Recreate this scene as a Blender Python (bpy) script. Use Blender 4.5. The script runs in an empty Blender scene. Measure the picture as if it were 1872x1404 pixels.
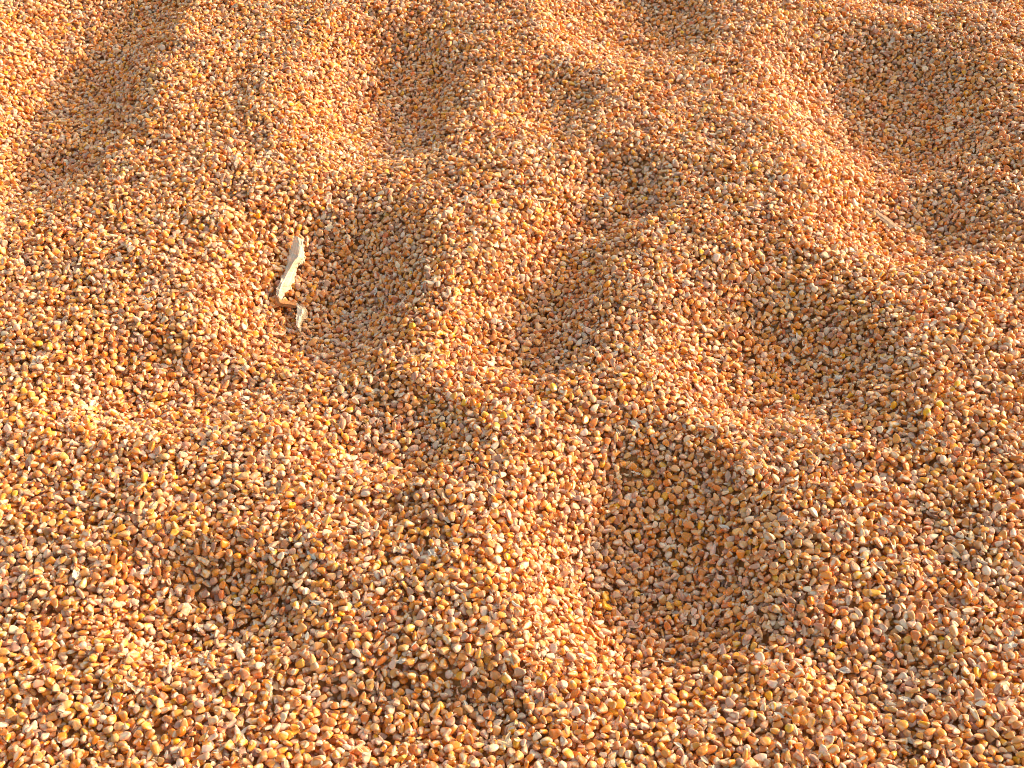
import bpy, math, random
import numpy as np
from mathutils import Vector, Matrix, Quaternion

random.seed(7)
rng = np.random.default_rng(7)
sc = bpy.context.scene
COL = sc.collection

# ------------------------------------------------------------------ camera
W, H_PX = 1872.0, 1404.0
CAM_H = 0.95
PITCH = math.radians(44.5)           # below the horizon
HFOV = math.radians(48.0)
cam_d = bpy.data.cameras.new("camera")
cam_d.sensor_fit = 'HORIZONTAL'
cam_d.angle = HFOV
cam_d.clip_start = 0.02
cam_d.clip_end = 500.0
cam = bpy.data.objects.new("camera", cam_d)
COL.objects.link(cam)
cam.location = (0.0, 0.0, CAM_H)
cam.rotation_euler = (math.pi/2 - PITCH, 0.0, 0.0)
sc.camera = cam

# ------------------------------------------------------------------ light
SUN_EL = math.radians(16.5)
SUN_AZ = math.radians(22.0)          # from +X (right) turned towards +Y (away)
SUN_DIR = Vector((math.cos(SUN_EL)*math.cos(SUN_AZ), math.cos(SUN_EL)*math.sin(SUN_AZ), math.sin(SUN_EL)))
sun_d = bpy.data.lights.new("sun", 'SUN')
sun_d.energy = 2.7
sun_d.angle = math.radians(1.0)
sun_d.color = (1.0, 0.68, 0.48)
sun = bpy.data.objects.new("sun", sun_d)
COL.objects.link(sun)
sun.rotation_euler = SUN_DIR.to_track_quat('Z', 'Y').to_euler()
sun.location = (3, 1, 3)

world = bpy.data.worlds.new("World")
sc.world = world
world.use_nodes = True
nt = world.node_tree
nt.nodes.clear()
sky = nt.nodes.new("ShaderNodeTexSky")
sky.sky_type = 'NISHITA'
sky.sun_disc = False
sky.sun_elevation = SUN_EL
sky.sun_rotation = math.atan2(SUN_DIR.x, SUN_DIR.y)
sky.air_density = 2.0
sky.ozone_density = 1.0
sky.dust_density = 9.0
bg = nt.nodes.new("ShaderNodeBackground")
bg.inputs["Strength"].default_value = 0.15
wo = nt.nodes.new("ShaderNodeOutputWorld")
nt.links.new(sky.outputs[0], bg.inputs[0])
nt.links.new(bg.outputs[0], wo.inputs[0])

sc.cycles.pixel_filter_type = 'BLACKMAN_HARRIS'
sc.cycles.filter_width = 1.0
sc.view_settings.view_transform = 'Standard'
sc.view_settings.look = 'None'
sc.view_settings.exposure = 1.14
sc.view_settings.gamma = 1.0
sc.view_settings.use_curve_mapping = False

# ------------------------------------------------------------------ image <-> heap mapping
TX = math.tan(HFOV/2)
SP, CP = math.sin(PITCH), math.cos(PITCH)

def ray(px, py):
    """direction through photo pixel (1872 x 1404)"""
    u = (px/W*2 - 1)*TX
    v = (py - H_PX/2)/(W/2)*TX        # downwards
    # forward = (0,CP,-SP), right = (1,0,0), down = (0,-SP,-CP)
    return np.array([u, CP - v*SP, -SP - v*CP])

def on_plane(px, py, z=0.0):
    d = ray(px, py)
    t = (z - CAM_H)/d[2]
    return d[0]*t, d[1]*t

def project(x, y, z):
    """world arrays -> photo pixels and depth"""
    dz = z - CAM_H
    depth = y*CP - dz*SP
    u = x/depth
    v = (-y*SP - dz*CP)/depth
    return (u/TX + 1)*W/2, H_PX/2 + v/TX*W/2, depth

# ------------------------------------------------------------------ relief of the heap
# (px, py, radius x px, radius y px, turn deg, depth m)   dents are negative, mounds positive
FEATURES = [
    # big dent lower right of centre
    (1170, 1015, 195, 195, 8, -0.084),
    # dent with the husk
    (572, 525, 160, 150, 0, -0.078),
    # two joined dents top right
    (1605, 185, 155, 125, 0, -0.078), (1650, 400, 150, 75, 0, -0.050),
    # dent right of centre
    (1395, 652, 175, 115, 0, -0.062),
    # long dent top left
    (170, 40, 140, 100, 0, -0.054), (95, 195, 150, 110, 0, -0.054), (40, 320, 110, 78, 0, -0.034),
    # dent top, left of centre
    (700, 165, 125, 115, 0, -0.062),
    # top edge dents
    (1150, 30, 130, 78, 0, -0.050), (1620, -30, 120, 50, 0, -0.030),
    # centre dent and the trough that climbs to the upper right of it
    (940, 590, 125, 105, 0, -0.056), (1120, 350, 100, 60, 0, -0.036), (1060, 425, 90, 60, 0, -0.030), (1010, 500, 85, 65, 0, -0.026),
    (1000, 190, 80, 60, 0, -0.020),
    # shallow dents
    (705, 795, 135, 75, 0, -0.032), (370, 1120, 165, 95, 0, -0.042), (305, 705, 175, 80, 0, -0.046),
    (740, 1310, 210, 75, 0, -0.026), (1590, 1230, 110, 110, 0, -0.016), (120, 880, 160, 60, 0, -0.015),
    (225, 275, 70, 50, 0, -0.009), (1150, 810, 120, 45, 0, -0.010),
    # ridges and mounds
    (1440, 330, 140, 130, 0, 0.018), (920, 1010, 150, 200, 0, 0.018), (840, 500, 80, 130, 0, 0.016),
    (1230, 600, 100, 120, 0, 0.014), (560, 160, 90, 130, 0, 0.012), (1800, 760, 170, 200, 0, 0.022),
    (420, 560, 90, 130, 0, 0.008), (300, 120, 80, 100, 0, 0.012), (1040, 60, 90, 90, 0, 0.008),
    (1500, 1010, 150, 150, 0, 0.012), (260, 960, 150, 110, 0, 0.006), (1850, 100, 80, 120, 0, 0.012),
]

def _lattice(seed, n):
    return np.random.default_rng(seed).uniform(-1, 1, (n, n))
_LATS = [(_lattice(11, 128), 0.055, 0.0020), (_lattice(12, 192), 0.028, 0.0011), (_lattice(13, 64), 0.16, 0.0040)]

def value_noise(x, y, lat, cell):
    n = lat.shape[0]
    fx, fy = x/cell + n/2, y/cell + n/2 + 3
    ix, iy = np.floor(fx).astype(int), np.floor(fy).astype(int)
    tx, ty = fx - ix, fy - iy
    tx = tx*tx*tx*(tx*(tx*6 - 15) + 10); ty = ty*ty*ty*(ty*(ty*6 - 15) + 10)
    a, b = lat[iy % n, ix % n], lat[iy % n, (ix+1) % n]
    c, d = lat[(iy+1) % n, ix % n], lat[(iy+1) % n, (ix+1) % n]
    return (a*(1-tx) + b*tx)*(1-ty) + (c*(1-tx) + d*tx)*ty

_FW = []
for (px, py, rx, ry, tdeg, dep) in FEATURES:
    cx, cy = on_plane(px, py)
    ex, _ = on_plane(px + rx, py)
    _, y1 = on_plane(px, py - ry); _, y2 = on_plane(px, py + ry)
    v_ = (py - H_PX/2)/(W/2)*TX
    dep = (0.76 if dep < 0 else 0.55)*dep*(CAM_H/(SP + v_*CP))/(1.03/(0.823 + v_*0.568))      # depth follows the dent's real width
    _FW.append((cx, cy, abs(ex - cx), abs(y1 - y2)/2, math.radians(tdeg), dep))

def relief(x, y):
    x = np.asarray(x, float); y = np.asarray(y, float)
    h = np.zeros(np.broadcast(x, y).shape)
    for cx, cy, sx, sy, t, dep in _FW:
        dx, dy = x - cx, y - cy
        c, s = math.cos(t), math.sin(t)
        r2 = ((dx*c + dy*s)/sx)**2 + ((-dx*s + dy*c)/sy)**2
        h += dep*np.exp(-np.power(r2, 1.55)*0.86)
    for lat, cell, amp in _LATS:
        h += amp*value_noise(x, y, lat, cell)
    # the heap falls away to the yard far outside the frame
    rr = np.sqrt((x*1.0)**2 + (y - 1.1)**2)
    h -= 0.5*np.clip(rr - 2.7, 0, 2.0)
    return h

# ------------------------------------------------------------------ materials
def new_mat(name):
    m = bpy.data.materials.new(name)
    m.use_nodes = True
    n = m.node_tree
    b = n.nodes["Principled BSDF"]
    return m, n, b

def mix(n, a, b, fac, blend='MIX'):
    x = n.nodes.new("ShaderNodeMix"); x.data_type = 'RGBA'; x.blend_type = blend
    for sock, val in ((x.inputs[0], fac), (x.inputs[6], a), (x.inputs[7], b)):
        if isinstance(val, bpy.types.NodeSocket): n.links.new(val, sock)
        elif isinstance(val, (int, float)): sock.default_value = val
        else: sock.default_value = (*val, 1.0)
    return x.outputs[2]

def maprange(n, v, a, b, c, d):
    x = n.nodes.new("ShaderNodeMapRange")
    n.links.new(v, x.inputs[0])
    for i, q in enumerate((a, b, c, d)): x.inputs[i+1].default_value = q
    return x.outputs[0]

def kernel_material():
    m, n, b = new_mat("corn_kernel_skin")
    kc = n.nodes.new("ShaderNodeAttribute"); kc.attribute_name = "kernel_zone"; kc.attribute_type = 'GEOMETRY'
    sep = n.nodes.new("ShaderNodeSeparateColor"); n.links.new(kc.outputs["Color"], sep.inputs[0])
    ic = n.nodes.new("ShaderNodeAttribute"); ic.attribute_name = "kernel_colour"; ic.attribute_type = 'INSTANCER'
    iv = n.nodes.new("ShaderNodeAttribute"); iv.attribute_name = "kernel_pale"; iv.attribute_type = 'INSTANCER'
    tc = n.nodes.new("ShaderNodeTexCoord")
    no = n.nodes.new("ShaderNodeTexNoise"); no.inputs["Scale"].default_value = 260.0; no.inputs["Detail"].default_value = 4
    n.links.new(tc.outputs["Object"], no.inputs["Vector"])
    no2 = n.nodes.new("ShaderNodeTexNoise"); no2.inputs["Scale"].default_value = 900.0; no2.inputs["Detail"].default_value = 3
    n.links.new(tc.outputs["Object"], no2.inputs["Vector"])
    # crown starch cap + germ are paler than the flanks
    pale_f = n.nodes.new("ShaderNodeMath"); pale_f.operation = 'MULTIPLY'
    n.links.new(sep.outputs[1], pale_f.inputs[0]); n.links.new(iv.outputs["Fac"], pale_f.inputs[1])
    c1 = mix(n, ic.outputs["Color"], (0.92, 0.78, 0.60), pale_f.outputs[0])
    # tip cap
    c2 = mix(n, c1, (0.80, 0.66, 0.50), sep.outputs[0])
    # mottling and dust
    c3 = mix(n, c2, (0.80, 0.52, 0.41), maprange(n, no.outputs[0], 0.54, 0.72, 0.0, 0.32))
    c4 = mix(n, c3, (0.42, 0.22, 0.08), maprange(n, no2.outputs[0], 0.56, 0.75, 0.0, 0.35))
    n.links.new(c4, b.inputs["Base Color"])
    rr = n.nodes.new("ShaderNodeMath"); rr.operation = 'ADD'
    n.links.new(maprange(n, no.outputs[0], 0.3, 0.7, 0.0, 0.25), rr.inputs[0])
    n.links.new(maprange(n, iv.outputs["Fac"], 0.0, 1.0, 0.15, 0.38), rr.inputs[1])
    n.links.new(rr.outputs[0], b.inputs["Roughness"])
    b.inputs["Specular IOR Level"].default_value = 0.55
    b.inputs["Subsurface Weight"].default_value = 0.22
    b.inputs["Subsurface Radius"].default_value = (1.0, 0.45, 0.15)
    b.inputs["Subsurface Scale"].default_value = 0.0022
    bp = n.nodes.new("ShaderNodeBump"); bp.inputs["Strength"].default_value = 0.35; bp.inputs["Distance"].default_value = 0.0006
    n.links.new(no2.outputs[0], bp.inputs["Height"]); n.links.new(bp.outputs[0], b.inputs["Normal"])
    return m

def leaf_material(name, a, c, rough=0.6, transl=0.12, scale=(60, 900, 60)):
    m, n, b = new_mat(name)
    tc = n.nodes.new("ShaderNodeTexCoord")
    uv = n.nodes.new("ShaderNodeAttribute"); uv.attribute_name = "along"; uv.attribute_type = 'GEOMETRY'
    mp = n.nodes.new("ShaderNodeMapping"); mp.inputs["Scale"].default_value = scale
    n.links.new(uv.outputs["Vector"], mp.inputs[0])
    no = n.nodes.new("ShaderNodeTexNoise"); no.inputs["Scale"].default_value = 1.0; no.inputs["Detail"].default_value = 3
    n.links.new(mp.outputs[0], no.inputs["Vector"])
    col = mix(n, a, c, maprange(n, no.outputs[0], 0.35, 0.68, 0, 1))
    n.links.new(col, b.inputs["Base Color"])
    b.inputs["Roughness"].default_value = rough
    bp = n.nodes.new("ShaderNodeBump"); bp.inputs["Strength"].default_value = 0.5; bp.inputs["Distance"].default_value = 0.0005
    n.links.new(no.outputs[0], bp.inputs["Height"]); n.links.new(bp.outputs[0], b.inputs["Normal"])
    if transl > 0:
        out = n.nodes["Material Output"]
        tr = n.nodes.new("ShaderNodeBsdfTranslucent"); n.links.new(col, tr.inputs[0])
        ms = n.nodes.new("ShaderNodeMixShader"); ms.inputs[0].default_value = transl
        n.links.new(b.outputs[0], ms.inputs[1]); n.links.new(tr.outputs[0], ms.inputs[2])
        n.links.new(ms.outputs[0], out.inputs[0])
    return m

def chaff_material():
    m, n, b = new_mat("chaff_flake")
    ic = n.nodes.new("ShaderNodeAttribute"); ic.attribute_name = "kernel_colour"; ic.attribute_type = 'INSTANCER'
    n.links.new(ic.outputs["Color"], b.inputs["Base Color"])
    b.inputs["Roughness"].default_value = 0.7
    out = n.nodes["Material Output"]
    tr = n.nodes.new("ShaderNodeBsdfTranslucent"); n.links.new(ic.outputs["Color"], tr.inputs[0])
    ms = n.nodes.new("ShaderNodeMixShader"); ms.inputs[0].default_value = 0.25
    n.links.new(b.outputs[0], ms.inputs[1]); n.links.new(tr.outputs[0], ms.inputs[2]); n.links.new(ms.outputs[0], out.inputs[0])
    return m

def heap_material():
    m, n, b = new_mat("packed_corn")
    tc = n.nodes.new("ShaderNodeTexCoord")
    vo = n.nodes.new("ShaderNodeTexVoronoi"); vo.inputs["Scale"].default_value = 125.0
    n.links.new(tc.outputs["Object"], vo.inputs["Vector"])
    sh = n.nodes.new("ShaderNodeSeparateColor"); n.links.new(vo.outputs["Color"], sh.inputs[0])
    col = mix(n, (0.66, 0.27, 0.06), (0.75, 0.42, 0.15), sh.outputs[0])
    n.links.new(col, b.inputs["Base Color"]); b.inputs["Roughness"].default_value = 0.6
    bp = n.nodes.new("ShaderNodeBump"); bp.inputs["Strength"].default_value = 0.9; bp.inputs["Distance"].default_value = 0.004
    bp.invert = True
    n.links.new(vo.outputs["Distance"], bp.inputs["Height"]); n.links.new(bp.outputs[0], b.inputs["Normal"])
    return m

def yard_material():
    m, n, b = new_mat("yard_concrete")
    tc = n.nodes.new("ShaderNodeTexCoord")
    no = n.nodes.new("ShaderNodeTexNoise"); no.inputs["Scale"].default_value = 1.5; no.inputs["Detail"].default_value = 8
    n.links.new(tc.outputs["Object"], no.inputs["Vector"])
    n.links.new(mix(n, (0.26, 0.24, 0.21), (0.36, 0.33, 0.29), no.outputs[0]), b.inputs["Base Color"])
    b.inputs["Roughness"].default_value = 0.9
    return m

M_K, M_CH, M_HEAP, M_YARD = kernel_material(), chaff_material(), heap_material(), yard_material()
M_HUSK = leaf_material("dry_husk", (0.86, 0.79, 0.66), (0.56, 0.45, 0.34), transl=0.03, scale=(14, 2.5, 1))
M_STALK = leaf_material("brown_stalk", (0.50, 0.24, 0.09), (0.36, 0.17, 0.07), transl=0.1, scale=(6, 2, 1))
M_STRAW = leaf_material("pale_straw", (0.80, 0.64, 0.44), (0.62, 0.44, 0.27), transl=0.1, scale=(3, 8, 1))
M_GREY = leaf_material("grey_leaf", (0.40, 0.28, 0.20), (0.30, 0.20, 0.15), transl=0.1, scale=(8, 2, 1))
M_CRUMB = leaf_material("white_chaff", (0.85, 0.80, 0.74), (0.66, 0.58, 0.52), transl=0.2, scale=(5, 5, 1))

# ------------------------------------------------------------------ the setting
def grid_mesh(name, xs, ys, hfun, mat):
    X, Y = np.meshgrid(xs, ys)
    Z = hfun(X, Y)
    v = np.stack([X, Y, Z], -1).reshape(-1, 3)
    nx, ny = len(xs), len(ys)
    i = np.arange((nx-1)*(ny-1)); r, c = i//(nx-1), i % (nx-1)
    a = r*nx + c
    f = np.stack([a, a+1, a+1+nx, a+nx], -1)
    me = bpy.data.meshes.new(name)
    me.from_pydata(v.tolist(), [], f.tolist())
    me.polygons.foreach_set("use_smooth", np.ones(len(f), bool))
    me.materials.append(mat)
    ob = bpy.data.objects.new(name, me)
    COL.objects.link(ob)
    return ob

def nonuni(lo, a, b, hi, fine, coarse):
    return np.concatenate([np.arange(lo, a, coarse), np.arange(a, b, fine), np.arange(b, hi + coarse, coarse)])

terrain = grid_mesh("terrain", nonuni(-4.5, -1.2, 1.2, 4.5, 0.008, 0.06), nonuni(-3.4, 0.2, 2.3, 5.6, 0.008, 0.06),
                    lambda x, y: relief(x, y) - 0.001, M_HEAP)
terrain["kind"] = "structure"
ground = grid_mesh("ground", np.linspace(-150, 150, 41), np.linspace(-150, 150, 41), lambda x, y: np.full(x.shape, -0.72), M_YARD)
ground["kind"] = "structure"

# ------------------------------------------------------------------ kernel shapes (local: x width, y length tip->crown, z thickness), half sizes in metres
def kernel_mesh(name, taper, dent, germ, squareness, seed):
    r = np.random.default_rng(seed)
    nu, nv = 18, 13
    P = []
    zone = []
    def sp(v, e): return math.copysign(abs(v)**e, v)
    ph = r.uniform(0, 6.28, 6)
    def point(lat, lon):
        y = math.sin(lat)
        x = sp(math.cos(lat), squareness)*sp(math.cos(lon), 0.8)
        z = sp(math.cos(lat), squareness)*sp(math.sin(lon), 0.85)
        k = 1 - taper*(1 - y)/2
        if y < -0.7: k *= 1 - 0.5*(-0.7 - y)/0.3
        x *= k; z *= (1 - 0.45*taper*(1 - y)/2)
        y2 = y
        if y > 0.3:
            y2 -= dent*math.exp(-((x/0.55)**2 + (z/0.45)**2))*(y - 0.3)/0.7
        g = math.exp(-((x/0.42)**2 + ((y + 0.12)/0.55)**2)) if z > 0 else 0.0
        z -= germ*g*0.9
        w = 0.05*math.sin(3*lon + ph[0]) + 0.04*math.sin(5*lat + ph[1]) + 0.035*math.sin(4*lon + 3*lat + ph[2])
        x *= 1 + w; z *= 1 + w*1.3
        x += 0.07*math.sin(2*y + ph[3]); z += 0.08*math.sin(2.3*y + ph[4])
        tip = max(0.0, min(1.0, (-0.70 - y)/0.2))
        crown = max(0.0, min(1.0, (y - 0.42)/0.2))
        g = max(0.0, min(1.0, (g - 0.30)/0.15))
        zone.append((tip, max(crown*0.8, g if germ > 0.02 else 0.0), 0, 1))
        return (x, y2, z)
    P.append(point(-math.pi/2, 0))
    for j in range(1, nv):
        lat = -math.pi/2 + math.pi*j/nv
        for i in range(nu):
            P.append(point(lat, 2*math.pi*i/nu))
    P.append(point(math.pi/2, 0))
    F = []
    for i in range(nu): F.append((0, 1 + (i+1) % nu, 1 + i))
    for j in range(nv - 2):
        for i in range(nu):
            a = 1 + j*nu + i; b = 1 + j*nu + (i+1) % nu
            F.append((a, b, b + nu, a + nu))
    top = len(P) - 1; base = 1 + (nv-2)*nu
    for i in range(nu): F.append((base + i, base + (i+1) % nu, top))
    me = bpy.data.meshes.new(name)
    S = (0.0039, 0.0047, 0.00210)
    me.from_pydata([(p[0]*S[0], p[1]*S[1], p[2]*S[2]) for p in P], [], F)
    me.polygons.foreach_set("use_smooth", [True]*len(F))
    at = me.attributes.new("kernel_zone", 'FLOAT_COLOR', 'POINT')
    at.data.foreach_set("color", np.array(zone, dtype=np.float32).ravel())
    me.materials.append(M_K)
    return me

def chunk_mesh(name, seed, n=11):
    import bmesh
    r = np.random.default_rng(seed)
    bm = bmesh.new()
    for _ in range(n):
        v = r.normal(size=3); v /= np.linalg.norm(v); v *= r.uniform(0.8, 1.1)
        bm.verts.new((v[0]*0.0034, v[1]*0.0040, v[2]*0.0024))
    res = bmesh.ops.convex_hull(bm, input=bm.verts)
    loose = [v for v in bm.verts if not v.link_faces]
    bmesh.ops.delete(bm, geom=loose, context='VERTS')
    bmesh.ops.bevel(bm, geom=list(bm.edges), offset=0.0003, segments=1, affect='EDGES')
    me = bpy.data.meshes.new(name); bm.to_mesh(me); bm.free()
    nvv = len(me.vertices)
    zone = np.zeros((nvv, 4), np.float32); zone[:, 3] = 1
    zone[:, 1] = np.clip(r.uniform(-0.3, 1.2, nvv), 0, 1)
    at = me.attributes.new("kernel_zone", 'FLOAT_COLOR', 'POINT')
    at.data.foreach_set("color", zone.ravel())
    me.materials.append(M_K)
    return me

SHAPES = [
    kernel_mesh("kernel_dent", 0.48, 0.42, 0.30, 0.68, 1),
    kernel_mesh("kernel_flat", 0.42, 0.20, 0.42, 0.62, 2),
    kernel_mesh("kernel_long", 0.52, 0.25, 0.20, 0.74, 3),
    kernel_mesh("kernel_round", 0.26, 0.05, 0.00, 0.90, 4),
    kernel_mesh("kernel_wide", 0.50, 0.50, 0.38, 0.64, 5),
    kernel_mesh("kernel_plump", 0.28, 0.15, 0.15, 0.82, 6),
    chunk_mesh("kernel_broken", 7), chunk_mesh("kernel_split", 8, 9),
]
# relative size of each shape and how common it is
SHAPE_SC = np.array([(1, 1.02, 1), (1.02, 0.98, 0.92), (0.9, 1.1, 1.05), (0.92, 0.82, 1.55), (1.1, 0.98, 0.9), (0.98, 0.95, 1.25), (0.9, 0.9, 1.0), (0.75, 0.8, 0.9)])
SHAPE_P = np.array([0.19, 0.18, 0.13, 0.07, 0.15, 0.15, 0.08, 0.05])
HALF = np.array([0.0039, 0.0047, 0.00210])

def rot_from(normal, n, tilt_sd, wild):
    """random rotation matrices (n,3,3): thickness axis near the normal, free spin"""
    t = normal + rng.normal(size=(n, 3))*tilt_sd
    wildm = rng.random(n) < wild
    w = rng.normal(size=(n, 3)); w[:, 2] = np.abs(w[:, 2])*0.4
    t[wildm] = w[wildm]
    t /= np.linalg.norm(t, axis=1, keepdims=True)
    flip = rng.random(n) < 0.5
    a = rng.normal(size=(n, 3))
    x = np.cross(a, t); x /= np.linalg.norm(x, axis=1, keepdims=True)
    y = np.cross(t, x)
    z = t.copy()
    y[flip] *= -1; z[flip] *= -1
    return np.stack([x, y, z], axis=2)      # columns are the axes

def surf_normal(x, y):
    e = 0.006
    gx = (relief(x+e, y) - relief(x-e, y))/(2*e); gy = (relief(x, y+e) - relief(x, y-e))/(2*e)
    nn = np.stack([-gx, -gy, np.ones_like(gx)], -1)
    return nn/np.linalg.norm(nn, axis=1, keepdims=True)

# ------------------------------------------------------------------ pour the kernels: each one comes to rest on those below it
RES = 0.001
X0, X1, Y0, Y1 = -1.16, 1.16, 0.30, 2.20
GX = np.arange(X0, X1, RES); GY = np.arange(Y0, Y1, RES)
HM = relief(*np.meshgrid(GX, GY)).astype(np.float32)
BASE = HM.copy()

def in_core(x, y, m=0.0):
    """trapezoid that the frame covers plus a margin"""
    half = 0.55 + 0.32*(y - 0.45)
    return (np.abs(x) < half + m) & (y > Y0 + 0.02) & (y < Y1 - 0.02)

def pour(n, tilt_sd, wild, cand):
    x = rng.uniform(X0 + 0.01, X1 - 0.01, n); y = rng.uniform(Y0 + 0.01, Y1 - 0.01, n)
    k = in_core(x, y); x, y = x[k], y[k]; n = len(x)
    shape = rng.choice(len(SHAPES), n, p=SHAPE_P)
    sc3 = SHAPE_SC[shape]*np.clip(rng.normal(0.97, 0.13, (n, 1)), 0.62, 1.30)*rng.normal(1, 0.06, (n, 3))
    R = rot_from(surf_normal(x, y), n, tilt_sd, wild)
    ax = HALF*sc3*np.array([0.93, 1.0, 0.95])
    A = np.einsum('nij,nj,nkj->nik', R, 1/ax**2, R)
    Zc = np.zeros(n); Xf = np.zeros(n); Yf = np.zeros(n)
    c_ = 6
    oy, ox = np.meshgrid(np.arange(-c_, c_+1), np.arange(-c_, c_+1), indexing='ij')
    ox = ox*RES; oy = oy*RES
    cd = rng.integers(-9, 10, (n, cand, 2))
    off = 0.0009
    a33 = A[:, 2, 2]
    for i in range(n):
        Ai = A[i]
        bq = Ai[0, 2]*ox + Ai[1, 2]*oy
        cq = Ai[0, 0]*ox*ox + 2*Ai[0, 1]*ox*oy + Ai[1, 1]*oy*oy - 1
        disc = bq*bq - a33[i]*cq
        inside = disc > 0
        s = np.sqrt(np.where(inside, disc, 0))
        lowp = np.where(inside, (-bq - s)/a33[i], 9.0).astype(np.float32)
        gx0 = int((x[i] - X0)/RES); gy0 = int((y[i] - Y0)/RES)
        best = None
        for c in range(cand):
            gx = min(max(gx0 + cd[i, c, 0], c_), HM.shape[1] - c_ - 1); gy = min(max(gy0 + cd[i, c, 1], c_), HM.shape[0] - c_ - 1)
            z = float((HM[gy-c_:gy+c_+1, gx-c_:gx+c_+1] - lowp).max())
            q = z - float(BASE[gy, gx])
            if best is None or q < best[0]: best = (q, z, gx, gy)
        _, z, gx, gy = best
        z -= off
        hp = np.where(inside, (-bq + s)/a33[i] + z, -9.0)
        sl = HM[gy-c_:gy+c_+1, gx-c_:gx+c_+1]
        np.maximum(sl, hp, out=sl, casting='unsafe')
        Zc[i] = z; Xf[i] = X0 + gx*RES; Yf[i] = Y0 + gy*RES
    Xf += rng.uniform(-0.0005, 0.0005, n); Yf += rng.uniform(-0.0005, 0.0005, n)
    return dict(x=Xf, y=Yf, z=Zc, R=R, s=sc3, shape=shape, ax=ax)

layers = [pour(108000, 0.36, 0.10, 3), pour(90000, 0.44, 0.16, 6), pour(28000, 0.36, 0.08, 11)]
LIFT = float((HM - BASE)[200:-200:7, 800:1500:7].mean())

# surroundings outside the frame: same kernels, laid without settling
def scatter(n):
    x = rng.uniform(-2.3, 2.3, n); y = rng.uniform(-1.0, 3.5, n)
    k = ~in_core(x, y); x, y = x[k], y[k]; n = len(x)
    shape = rng.choice(len(SHAPES), n, p=SHAPE_P)
    sc3 = SHAPE_SC[shape]*np.clip(rng.normal(1.04, 0.09, (n, 1)), 0.75, 1.25)
    R = rot_from(surf_normal(x, y), n, 0.35, 0.12)
    return dict(x=x, y=y, z=relief(x, y) + rng.uniform(0.001, LIFT, n), R=R, s=sc3, shape=shape, ax=HALF*sc3)
layers.append(scatter(330000))
K = {k: np.concatenate([l[k] for l in layers]) for k in layers[0]}
N = len(K['x'])

# colours of the single kernels
PAL = np.array([(0.70, 0.215, 0.020), (0.78, 0.285, 0.024), (0.80, 0.34, 0.045), (0.78, 0.41, 0.16), (0.87, 0.62, 0.45), (0.56, 0.30, 0.20), (0.62, 0.15, 0.025), (0.88, 0.42, 0.010)])
PAL_NAMES = ["deep orange", "golden orange", "amber yellow", "pale yellow", "cream white", "dusty tan", "reddish orange", "bright yellow"]
PAL_P = np.array([0.20, 0.26, 0.17, 0.10, 0.07, 0.12, 0.03, 0.05])
K['pal'] = rng.choice(len(PAL), N, p=PAL_P)
K['s'] = K['s']*1.04
K['pale'] = np.clip(rng.normal(0.50, 0.42, N), 0, 1)
chip = K['shape'] >= 6
K['pal'][chip] = rng.choice([3, 4, 5, 2], chip.sum())

px, py, dep = project(K['x'], K['y'], K['z'])
K['px'], K['py'], K['dep'] = px, py, dep

# which kernels show, and how large (photo seen at half size)
S2 = 0.5
BW, BH = int(W*S2), int(H_PX*S2)
core_n = sum(len(l['x']) for l in layers[:3])
ids = -np.ones((BH, BW), np.int32); zb = np.full((BH, BW), 1e9)
order = [i for i in range(core_n) if -10 < px[i] < W + 10 and -10 < py[i] < H_PX + 10]
fpx = (W/2/TX)*S2
VIEW = np.array([0, -CP, SP])           # towards the camera
for i in order:
    R, ax = K['R'][i], K['ax'][i]
    M2 = (R*ax)                         # columns scaled
    # screen axes: right (1,0,0), down (0,-SP,-CP)
    a = M2[0]; bvec = -SP*M2[1] - CP*M2[2]
    s = fpx/dep[i]
    C = np.array([[a@a, a@bvec], [a@bvec, bvec@bvec]])*s*s
    ex, ey = math.sqrt(C[0, 0]), math.sqrt(C[1, 1])
    cx, cy = px[i]*S2, py[i]*S2
    xa, xb = max(0, int(cx-ex)), min(BW, int(cx+ex)+2); ya, yb = max(0, int(cy-ey)), min(BH, int(cy+ey)+2)
    if xa >= xb or ya >= yb: continue
    det = C[0, 0]*C[1, 1] - C[0, 1]**2
    if det <= 1e-9: continue
    dx = (np.arange(xa, xb) + 0.5 - cx)[None, :]; dy = (np.arange(ya, yb) + 0.5 - cy)[:, None]
    q = (C[1, 1]*dx*dx - 2*C[0, 1]*dx*dy + C[0, 0]*dy*dy)/det
    vd = VIEW@M2
    d = dep[i] - np.sqrt(np.clip(1-q, 0, 1))*np.linalg.norm(vd)*0.8
    zz = zb[ya:yb, xa:xb]
    mk = (q < 1) & (d < zz)
    zz[mk] = d[mk]; ids[ya:yb, xa:xb][mk] = i
vis = np.bincount(ids[ids >= 0].ravel(), minlength=N)

# a few kernels that catch the eye in the photograph
STAND_OUT = [(1171, 1274, 1, 3), (1266, 1193, 1, 3), (772, 1256, 1, 2), (854, 1374, 7, 3), (1810, 1213, 7, 2), (1811, 1234, 7, 2),
             (1382, 1180, 7, 3), (230, 994, 7, 3), (204, 981, 7, 2), (267, 978, 1, 5), (290, 1236, 7, 2), (80, 1208, 3, 5),
             (1059, 629, 4, 3), (1077, 633, 0, 3), (1541, 1366, 4, 3), (1503, 1050, 1, 5), (1012, 824, 7, 2), (988, 730, 7, 5)]
for (sx, sy, p_, sh) in STAND_OUT:
    ix, iy = int(sx*S2), int(sy*S2)
    i = ids[min(iy, BH-1), min(ix, BW-1)]
    if i >= 0:
        K['pal'][i] = p_; K['pale'][i] = 0.1 if p_ != 4 else 0.9
        if K['shape'][i] >= 6: K['shape'][i] = sh

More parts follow.
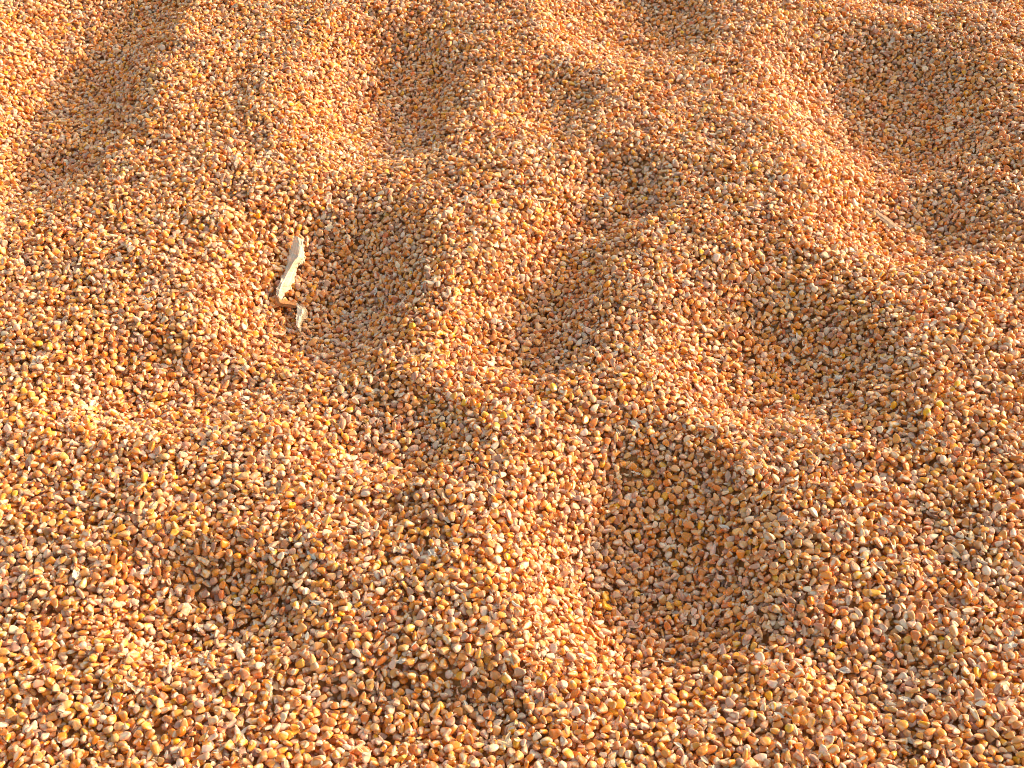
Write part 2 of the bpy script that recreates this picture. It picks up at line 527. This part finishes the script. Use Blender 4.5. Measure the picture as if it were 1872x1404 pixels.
colr = PAL[K['pal']]*np.clip(rng.normal(1.0, 0.09, (N, 1)), 0.75, 1.15)*rng.normal(1, 0.03, (N, 3))
grey = (colr.mean(axis=1, keepdims=True))
drift = value_noise(K['x'], K['y'], _LATS[2][0], 0.09)*0.6 + value_noise(K['x'] + 1, K['y'], _LATS[0][0], 0.035)*0.5
fade = np.clip(rng.normal(0.05, 0.10, (N, 1)) + 0.10*drift[:, None], 0, 0.4)
colr = np.clip(colr*(1-fade) + grey*fade*1.1, 0.01, 0.9)
K['col'] = colr

top = np.argsort(-vis)[:300]
is_top = np.zeros(N, bool); is_top[top] = True

# ------------------------------------------------------------------ instanced mass (one object)
def euler_of(R):
    ry = np.arcsin(np.clip(-R[:, 2, 0], -1, 1))
    rx = np.arctan2(R[:, 2, 1], R[:, 2, 2]); rz = np.arctan2(R[:, 1, 0], R[:, 0, 0])
    return np.stack([rx, ry, rz], -1)

def instanced(name, meshes, pos, eul, scl, vid, col, pale):
    coll = bpy.data.collections.new(name + "_shapes")
    for i, me in enumerate(meshes):
        o = bpy.data.objects.new("shape_%02d" % i, me); coll.objects.link(o)
    me = bpy.data.meshes.new(name)
    me.vertices.add(len(pos)); me.vertices.foreach_set("co", pos.astype(np.float32).ravel())
    def add(nm, ty, arr, key):
        a = me.attributes.new(nm, ty, 'POINT'); a.data.foreach_set(key, arr.ravel())
    add("turn", 'FLOAT_VECTOR', eul.astype(np.float32), "vector")
    add("size", 'FLOAT_VECTOR', scl.astype(np.float32), "vector")
    add("shape", 'INT', vid.astype(np.int32), "value")
    add("kernel_pale", 'FLOAT', pale.astype(np.float32), "value")
    add("kernel_colour", 'FLOAT_COLOR', np.hstack([col, np.ones((len(col), 1))]).astype(np.float32), "color")
    ob = bpy.data.objects.new(name, me); COL.objects.link(ob)
    g = bpy.data.node_groups.new(name + "_nodes", 'GeometryNodeTree')
    g.interface.new_socket("Geometry", in_out='INPUT', socket_type='NodeSocketGeometry')
    g.interface.new_socket("Geometry", in_out='OUTPUT', socket_type='NodeSocketGeometry')
    gi = g.nodes.new("NodeGroupInput"); go = g.nodes.new("NodeGroupOutput")
    ci = g.nodes.new("GeometryNodeCollectionInfo"); ci.inputs["Collection"].default_value = coll
    ci.inputs["Separate Children"].default_value = True; ci.inputs["Reset Children"].default_value = True
    ip = g.nodes.new("GeometryNodeInstanceOnPoints"); ip.inputs["Pick Instance"].default_value = True
    def attr(nm, ty):
        a = g.nodes.new("GeometryNodeInputNamedAttribute"); a.data_type = ty; a.inputs["Name"].default_value = nm
        return a.outputs["Attribute"]
    e2r = g.nodes.new("FunctionNodeEulerToRotation")
    g.links.new(attr("turn", 'FLOAT_VECTOR'), e2r.inputs[0])
    g.links.new(gi.outputs[0], ip.inputs["Points"]); g.links.new(ci.outputs[0], ip.inputs["Instance"])
    g.links.new(attr("shape", 'INT'), ip.inputs["Instance Index"])
    g.links.new(e2r.outputs[0], ip.inputs["Rotation"])
    g.links.new(attr("size", 'FLOAT_VECTOR'), ip.inputs["Scale"])
    g.links.new(ip.outputs[0], go.inputs[0])
    md = ob.modifiers.new("lay", 'NODES'); md.node_group = g
    ob["kind"] = "stuff"
    return ob

rest = ~is_top
POS = np.stack([K['x'], K['y'], K['z']], -1)
EUL = euler_of(K['R'])
mass = instanced("corn_kernels", SHAPES, POS[rest], EUL[rest], K['s'][rest], K['shape'][rest], K['col'][rest], K['pale'][rest])
mass["label"] = "dry orange and cream corn kernels heaped in dents and ridges"

# ------------------------------------------------------------------ the 300 kernels that show largest, one by one
GROUP = "corn kernels lying largest in view near the bottom of the heap"
SHAPE_WORD = ["dented", "flat", "long narrow", "round", "broad", "plump", "broken", "split"]
by_label = {}
COLUMNS = ["at the left edge", "near the left edge", "in the left third", "well left of middle", "just left of middle",
           "just right of middle", "well right of middle", "in the right third", "near the right edge", "at the right edge"]
ROWS = ["in the bottom row", "above the bottom row", "a bit further up", "higher up", "highest up"]
ROW_Q = np.quantile(-K['py'][top], [0.2, 0.4, 0.6, 0.8])
for i in sorted(top.tolist(), key=lambda j: (K['py'][j], K['px'][j])):
    o = bpy.data.objects.new("corn_kernel", SHAPES[K['shape'][i]])
    COL.objects.link(o)
    o.location = POS[i]; o.rotation_euler = EUL[i]; o.scale = K['s'][i]
    o["kernel_colour"] = [float(v) for v in K['col'][i]] + [1.0]
    o["kernel_pale"] = float(K['pale'][i])
    o["category"] = "kernel"; o["group"] = GROUP
    up = K['R'][i][:, 2]@VIEW
    pose = "lying flat" if abs(up) > 0.75 else ("tilted" if abs(up) > 0.4 else "standing on edge")
    col_ = COLUMNS[min(9, max(0, int(K['px'][i]/W*10)))]
    row_ = ROWS[int(np.searchsorted(ROW_Q, -K['py'][i]))]
    base = "%s %s kernel %s %s, %s" % (SHAPE_WORD[K['shape'][i]], PAL_NAMES[K['pal'][i]], pose, row_, col_)
    by_label.setdefault(base, []).append((K['px'][i], o))
ORD = ["leftmost", "second", "third", "fourth", "fifth", "sixth", "seventh", "eighth"]
for base, lst in by_label.items():
    lst.sort(key=lambda q: q[0])
    for k_, (_, o) in enumerate(lst):
        if len(lst) == 1: o["label"] = base
        elif len(lst) == 2: o["label"] = ("left-hand ", "right-hand ")[k_] + base
        else: o["label"] = (ORD[k_] if k_ == 0 else ("rightmost" if k_ == len(lst)-1 else ORD[k_])) + " " + base

# ------------------------------------------------------------------ chaff: thin flakes and crumbs between the kernels
def flake_mesh(name, seed):
    r = np.random.default_rng(seed)
    n = 4; P = []; F = []
    bend = r.uniform(0.2, 0.7); tw = r.uniform(-0.5, 0.5)
    for j in range(n+1):
        t = j/n*2 - 1; w = (1 - 0.8*t*t)*r.uniform(0.6, 1.0)
        for k in (-1, 0, 1):
            x = k*w*0.5; z = bend*t*t*0.5 + (0.25*w if k == 0 else 0) + tw*t*k*0.3
            P.append((x*0.0032, t*0.0032 + r.uniform(-1, 1)*0.0003, z*0.0025))
    for j in range(n):
        for k in range(2):
            a = j*3 + k; F.append((a, a+1, a+4, a+3))
    m = len(P)                                          # second skin gives thickness
    P += [(p[0], p[1], p[2] - 0.00015) for p in P]
    F += [(f[3]+m, f[2]+m, f[1]+m, f[0]+m) for f in F]
    rim = [0, 1, 2] + [3*j+2 for j in range(1, n+1)] + [3*n+1, 3*n] + [3*j for j in range(n-1, 0, -1)]
    for a, b_ in zip(rim, rim[1:] + rim[:1]): F.append((b_, a, a+m, b_+m))
    me = bpy.data.meshes.new(name); me.from_pydata(P, [], F); me.materials.append(M_CH)
    return me
FLAKES = [flake_mesh("flake_%d" % i, 40 + i) for i in range(5)]
nc = 56000
cx = rng.uniform(X0 + 0.02, X1 - 0.02, nc); cy = rng.uniform(Y0 + 0.02, Y1 - 0.02, nc)
kk = in_core(cx, cy); cx, cy = cx[kk], cy[kk]; nc = len(cx)
dens = value_noise(cx, cy, _LATS[0][0], 0.05)
kk = rng.random(nc) < np.clip(0.3 + 0.8*dens, 0.06, 1); cx, cy = cx[kk], cy[kk]; nc = len(cx)
cz = HM[((cy - Y0)/RES).astype(int), ((cx - X0)/RES).astype(int)] + 0.0002
CR = rot_from(surf_normal(cx, cy), nc, 0.25, 0.0)
CC = np.array([(0.80, 0.68, 0.56), (0.70, 0.46, 0.34), (0.85, 0.80, 0.72), (0.50, 0.20, 0.11), (0.78, 0.62, 0.42)])[rng.choice(5, nc, p=[.28, .22, .16, .18, .16])]
cs = 0.45 + 1.5*rng.random((nc, 1))**2*rng.uniform(0.7, 1.3, (nc, 3))
chaff = instanced("chaff", FLAKES, np.stack([cx, cy, cz], -1), euler_of(CR), cs, rng.integers(0, 5, nc), CC, np.zeros(nc))
chaff["label"] = "small pale husk flakes and crumbs scattered between the kernels"

# ------------------------------------------------------------------ things lying on the corn
def top_at(x, y):
    gx = int(min(max((x - X0)/RES, 4), HM.shape[1]-5)); gy = int(min(max((y - Y0)/RES, 4), HM.shape[0]-5))
    return float(np.percentile(HM[gy-4:gy+5, gx-4:gx+5], 80))

def at(px_, py_, dz=0.0):
    """point dz above the corn that the photo shows at this pixel"""
    d = ray(px_, py_)
    z = 0.0
    for _ in range(25):
        t = (z - CAM_H)/d[2]
        x, y = d[0]*t, d[1]*t
        z = 0.5*z + 0.5*(float(relief(x, y)) + LIFT + dz)
    t = (z - CAM_H)/d[2]
    return Vector((d[0]*t, d[1]*t, z))

def empty(name, p):
    e = bpy.data.objects.new(name, None); COL.objects.link(e); e.location = p; e.empty_display_size = 0.01
    return e

def ribbon(name, rows, mat, parent=None, steps=6, thick=0.0004, ragged=0.0004, seed=1, wrinkle=0.0):
    """rows of world points -> smooth sheet with thickness; one mesh object"""
    r = random.Random(seed)
    R = [[Vector(p) for p in row] for row in rows]
    nk = len(R[0])
    def cr(p0, p1, p2, p3, t):
        return 0.5*((2*p1) + (p2-p0)*t + (2*p0-5*p1+4*p2-p3)*t*t + (3*p1-p0-3*p2+p3)*t*t*t)
    out = []
    for i in range(len(R)-1):
        for s in range(steps if i < len(R)-2 else steps+1):
            t = s/steps
            out.append([cr(R[max(i-1, 0)][k], R[i][k], R[i+1][k], R[min(i+2, len(R)-1)][k], t) for k in range(nk)])
    # refine across
    fine = []
    for row in out:
        q = []
        for k in range(nk-1):
            for s in range(3): q.append(row[k].lerp(row[k+1], s/3))
        q.append(row[-1]); fine.append(q)
    m = len(fine[0])
    mid = sum((p for row in fine for p in row), Vector())/(len(fine)*m)
    o_ = parent.location if parent else mid
    P = []; A = []
    for j, row in enumerate(fine):
        for k, p in enumerate(row):
            jit = Vector((r.uniform(-1, 1), r.uniform(-1, 1), r.uniform(-1, 1)))*ragged*(1.6 if k in (0, m-1) else 0.5)
            jit.z += wrinkle*(math.sin(k*1.9 + j*0.35 + seed) * 0.6 + math.sin(k*0.8 - j*0.9) * 0.5 + r.uniform(-.3, .3))
            P.append(p + jit - o_); A.append((k/(m-1), j/len(fine), 0))
    F = [(j*m+k, j*m+k+1, (j+1)*m+k+1, (j+1)*m+k) for j in range(len(fine)-1) for k in range(m-1)]
    me = bpy.data.meshes.new(name); me.from_pydata(P, [], F)
    a = me.attributes.new("along", 'FLOAT_VECTOR', 'POINT'); a.data.foreach_set("vector", np.array(A, np.float32).ravel())
    me.materials.append(mat)
    ob = bpy.data.objects.new(name, me); COL.objects.link(ob)
    so = ob.modifiers.new("thickness", 'SOLIDIFY'); so.thickness = thick; so.offset = 0
    if parent: ob.parent = parent
    else: ob.location = mid
    return ob

def tag(o, label, cat, group=None):
    o["label"] = label; o["category"] = cat
    if group: o["group"] = group
    return o

def stem(name, pts, radii, mat, parent=None, seed=1):
    """thin round stem through world points"""
    r = random.Random(seed)
    P = [Vector(p) for p in pts]; n = 6
    o_ = parent.location if parent else sum(P, Vector())/len(P)
    V = []; A = []; F = []
    # resample
    Q = []; RR = []
    for i in range(len(P)-1):
        for s in range(5):
            t = s/5
            p0, p1, p2, p3 = P[max(i-1, 0)], P[i], P[i+1], P[min(i+2, len(P)-1)]
            Q.append(0.5*((2*p1) + (p2-p0)*t + (2*p0-5*p1+4*p2-p3)*t*t + (3*p1-p0-3*p2+p3)*t*t*t)); RR.append(radii[i]*(1-t) + radii[i+1]*t)
    Q.append(P[-1]); RR.append(radii[-1])
    for j, p in enumerate(Q):
        d = (Q[min(j+1, len(Q)-1)] - Q[max(j-1, 0)]).normalized()
        a = d.cross(Vector((0, 0, 1))).normalized(); b = d.cross(a)
        for k in range(n):
            an = 2*math.pi*k/n
            rr = RR[j]*r.uniform(0.85, 1.15)
            V.append(p + a*math.cos(an)*rr + b*math.sin(an)*rr*0.6 - o_); A.append((k/n, j/len(Q)*4, 0))
    for j in range(len(Q)-1):
        for k in range(n):
            F.append((j*n+k, j*n+(k+1) % n, (j+1)*n+(k+1) % n, (j+1)*n+k))
    F.append(tuple(range(n))[::-1]); F.append(tuple(range(len(V)-n, len(V))))
    me = bpy.data.meshes.new(name); me.from_pydata(V, [], F); me.polygons.foreach_set("use_smooth", [True]*len(F))
    a = me.attributes.new("along", 'FLOAT_VECTOR', 'POINT'); a.data.foreach_set("vector", np.array(A, np.float32).ravel())
    me.materials.append(mat)
    ob = bpy.data.objects.new(name, me); COL.objects.link(ob)
    if parent: ob.parent = parent
    else: ob.location = o_
    return ob

# twisted husk: folded upper blade, brown neck, small lower blade with a thread
hk = tag(empty("dried_husk", at(520, 540, 0.0)), "long twisted cream husk lying on the rim of the dent left of centre", "husk")
ub = [
    [(537, 431, .014), (545, 434, .018), (554, 437, .014)],
    [(533, 450, .004), (548, 452, .020), (555, 455, .015)],
    [(527, 470, .002), (544, 470, .022), (555, 470, .012)],
    [(522, 490, .002), (532, 488, .019), (545, 486, .006)],
    [(517, 505, .006), (521, 506, .014), (540, 503, .004)],
    [(509, 522, .010), (514, 522, .014), (535, 517, .007)],
    [(505, 533, .010), (511, 533, .012), (528, 530, .006)],
    [(507, 543, .008), (511, 543, .009), (517, 541, .006)],
    [(511, 550, .004), (513, 550, .005), (515, 549, .004)],
]
ribbon("upper_blade", [[at(p[0], p[1], p[2] + 0.003) for p in row] for row in ub], M_HUSK, hk, seed=3, ragged=0.0007, wrinkle=0.0016)
ribbon("torn_edge", [[at(547, 462, .012), at(551, 464, .014), at(556, 463, .008)], [at(545, 475, .010), at(550, 476, .013), at(556, 478, .006)],
                     [at(541, 484, .007), at(547, 485, .009), at(553, 483, .005)]], M_HUSK, hk, seed=9, ragged=0.0012)
ribbon("neck", [[q + Vector((0, 0, 0.003)) for q in row] for row in [[at(505, 546, .006), at(510, 549, .010), at(515, 552, .006)], [at(505, 560, .004), at(514, 557, .009), at(522, 553, .005)],
                [at(520, 564, .004), at(526, 559, .008), at(530, 554, .004)], [at(540, 567, .004), at(543, 562, .008), at(545, 557, .004)]]],
       M_STALK, hk, seed=4, wrinkle=0.0005)
ribbon("lower_blade", [[q + Vector((0, 0, 0.003)) for q in row] for row in [[at(543, 558, .008), at(546, 560, .009), at(549, 563, .008)], [at(545, 567, .009), at(553, 569, .012), at(561, 570, .004)],
                       [at(542, 582, .009), at(551, 580, .011), at(560, 583, .002)], [at(543, 595, .008), at(548, 594, .007), at(555, 590, .001)],
                       [at(546, 604, .006), at(548, 603, .005), at(551, 599, .002)], [at(549, 610, .002), at(549.6, 610, .002), at(550.2, 609, .002)]]], M_HUSK, hk, seed=5, ragged=0.0007, wrinkle=0.0008)
stem("thread", [at(548, 605, .003), at(554, 615, .002), at(562, 626, .001)], [.0007, .0005, .0003], M_STRAW, hk)

cst = tag(empty("straw_fibre", at(995, 360, 0.002)), "thin curved pale straw fibre, forked at its left end, near upper middle", "straw")
stem("main_strand", [at(972, 362, .002), at(985, 365, .003), at(1005, 363, .004), at(1016, 358, .005), at(1024, 350, .006)], [.0009, .0013, .0016, .0015, .0007], M_STRAW, cst)
stem("side_strand", [at(958, 345, .004), at(968, 354, .004), at(977, 364, .002)], [.0006, .0007, .0005], M_STRAW, cst, 2)

tag(ribbon("leaf_sliver", [[at(1586, 372, .003), at(1587, 372, .003), at(1588, 372, .003)], [at(1600, 393, .003), at(1604, 390, .005), at(1608, 388, .003)],
                           [at(1618, 408, .003), at(1624, 405, .005), at(1628, 402, .003)], [at(1626, 418, .002), at(1636, 415, .004), at(1644, 416, .002)]],
           M_GREY, seed=6), "thin grey brown leaf sliver slanting in the shaded dent at upper right", "leaf")

tag(stem("dry_stem", [at(1080, 1170, .003), at(1090, 1180, .005), at(1100, 1186, .004), at(1106, 1193, .002)], [.0006, .0009, .0010, .0006], M_STALK, None, 3),
    "short brown stem on the lower left edge of the big shaded dent", "stem")
tag(stem("dry_stem", [at(1614, 1352, .003), at(1630, 1354, .003), at(1648, 1355, .002)], [.0006, .0007, .0005], M_STRAW, None, 4),
    "fine pale stem lying level near the bottom, right of centre", "stem")
tag(stem("dry_stem", [at(870, 660, .004), at(886, 665, .005), at(905, 673, .004), at(920, 682, .002)], [.0006, .0010, .0009, .0005], M_STALK, None, 5),
    "brown stem lying in the small valley just below centre of the photo", "stem")
tag(stem("dry_stem", [at(184, 230, .003), at(190, 224, .005), at(200, 217, .003)], [.0007, .0011, .0006], M_STRAW, None, 6),
    "short pale stem beside the long shaded dent at upper left", "stem")
tag(stem("dry_stem", [at(345, 1102, .003), at(354, 1107, .005), at(362, 1113, .003)], [.0006, .0009, .0006], M_STRAW, None, 7),
    "tiny pale stem at the left rim of the shallow lower left dent", "stem")

def crumb(px_, py_, size, label, seed, mat=M_CRUMB):
    r = random.Random(seed)
    c = at(px_, py_, 0.004); x = Vector((1, 0, 0)); y = Vector((0, 1, 0))
    an = r.uniform(0, 3.14); u = Vector((math.cos(an), math.sin(an), r.uniform(-.3, .3))); v = Vector((-math.sin(an), math.cos(an), r.uniform(-.1, .6)))
    rows = []
    for j in range(5):
        t = j/4*2 - 1; w = (1 - 0.6*t*t)*r.uniform(0.5, 1)
        rows.append([c + u*size*t + v*size*0.6*w*k + Vector((0, 0, 1))*size*r.uniform(-.25, .45) for k in (-1, -0.3, 0.4, 1)])
    ob = ribbon("chaff_flake", rows, mat, None, steps=3, ragged=size*0.09, seed=seed, thick=0.0003)
    tag(ob, label, "chaff", "larger pale chaff flakes on the corn")
CR_LIST = [
    (656, 545, .0050, "crinkled white flake in the shade of the husk dent"),
    (714, 540, .0045, "white flake on the right slope of the husk dent"),
    (1735, 253, .0060, "grey white flake on the floor of the upper right dent"),
    (1541, 1226, .0070, "large crinkled white flake between kernels near bottom, right of the big dent"),
    (1655, 1279, .0065, "grey flake in the shallow hollow near the bottom right"),
    (1162, 865, .0050, "white flake at the top left of the big shaded dent"),
    (1009, 163, .0060, "bright white flake near the top, in the shallow dent right of centre"),
    (974, 277, .0060, "bright white flake on the rise above the straw fibre"),
    (1110, 357, .0060, "grey flake right of the straw fibre in the shaded trough"),
    (267, 1043, .0070, "pale upright flake left of the shallow lower left dent"),
    (380, 1204, .0055, "pale square flake just below the shallow lower left dent"),
    (362, 1150, .0060, "grey flake inside the shallow lower left dent"),
    (714, 956, .0050, "white flake in the lower middle left of the big dent"),
    (734, 1209, .0050, "grey white flake below middle, left of the big dent's foot"),
    (1082, 1313, .0055, "pale pointed flake near the bottom centre"),
    (272, 548, .0060, "white flake on the lit slope left of the husk"),
    (383, 781, .0050, "white flake below the shallow left dent"),
    (355, 163, .0060, "pale flake on the lit ridge near the top left"),
    (790, 1012, .0060, "white crumbly flake left of the big dent's bright slope"),
    (1535, 1080, .0050, "pale crumbly flake on the lit ground right of the big dent"),
    (138, 1050, .0060, "white crumbly flake at lower left, beside golden kernels"),
    (1880-30, 1180, .0050, "pale flake close to the right edge, low in the photo"),
]
for i, (a_, b_, s_, l_) in enumerate(CR_LIST):
    crumb(a_, b_, s_, l_, 100 + i)
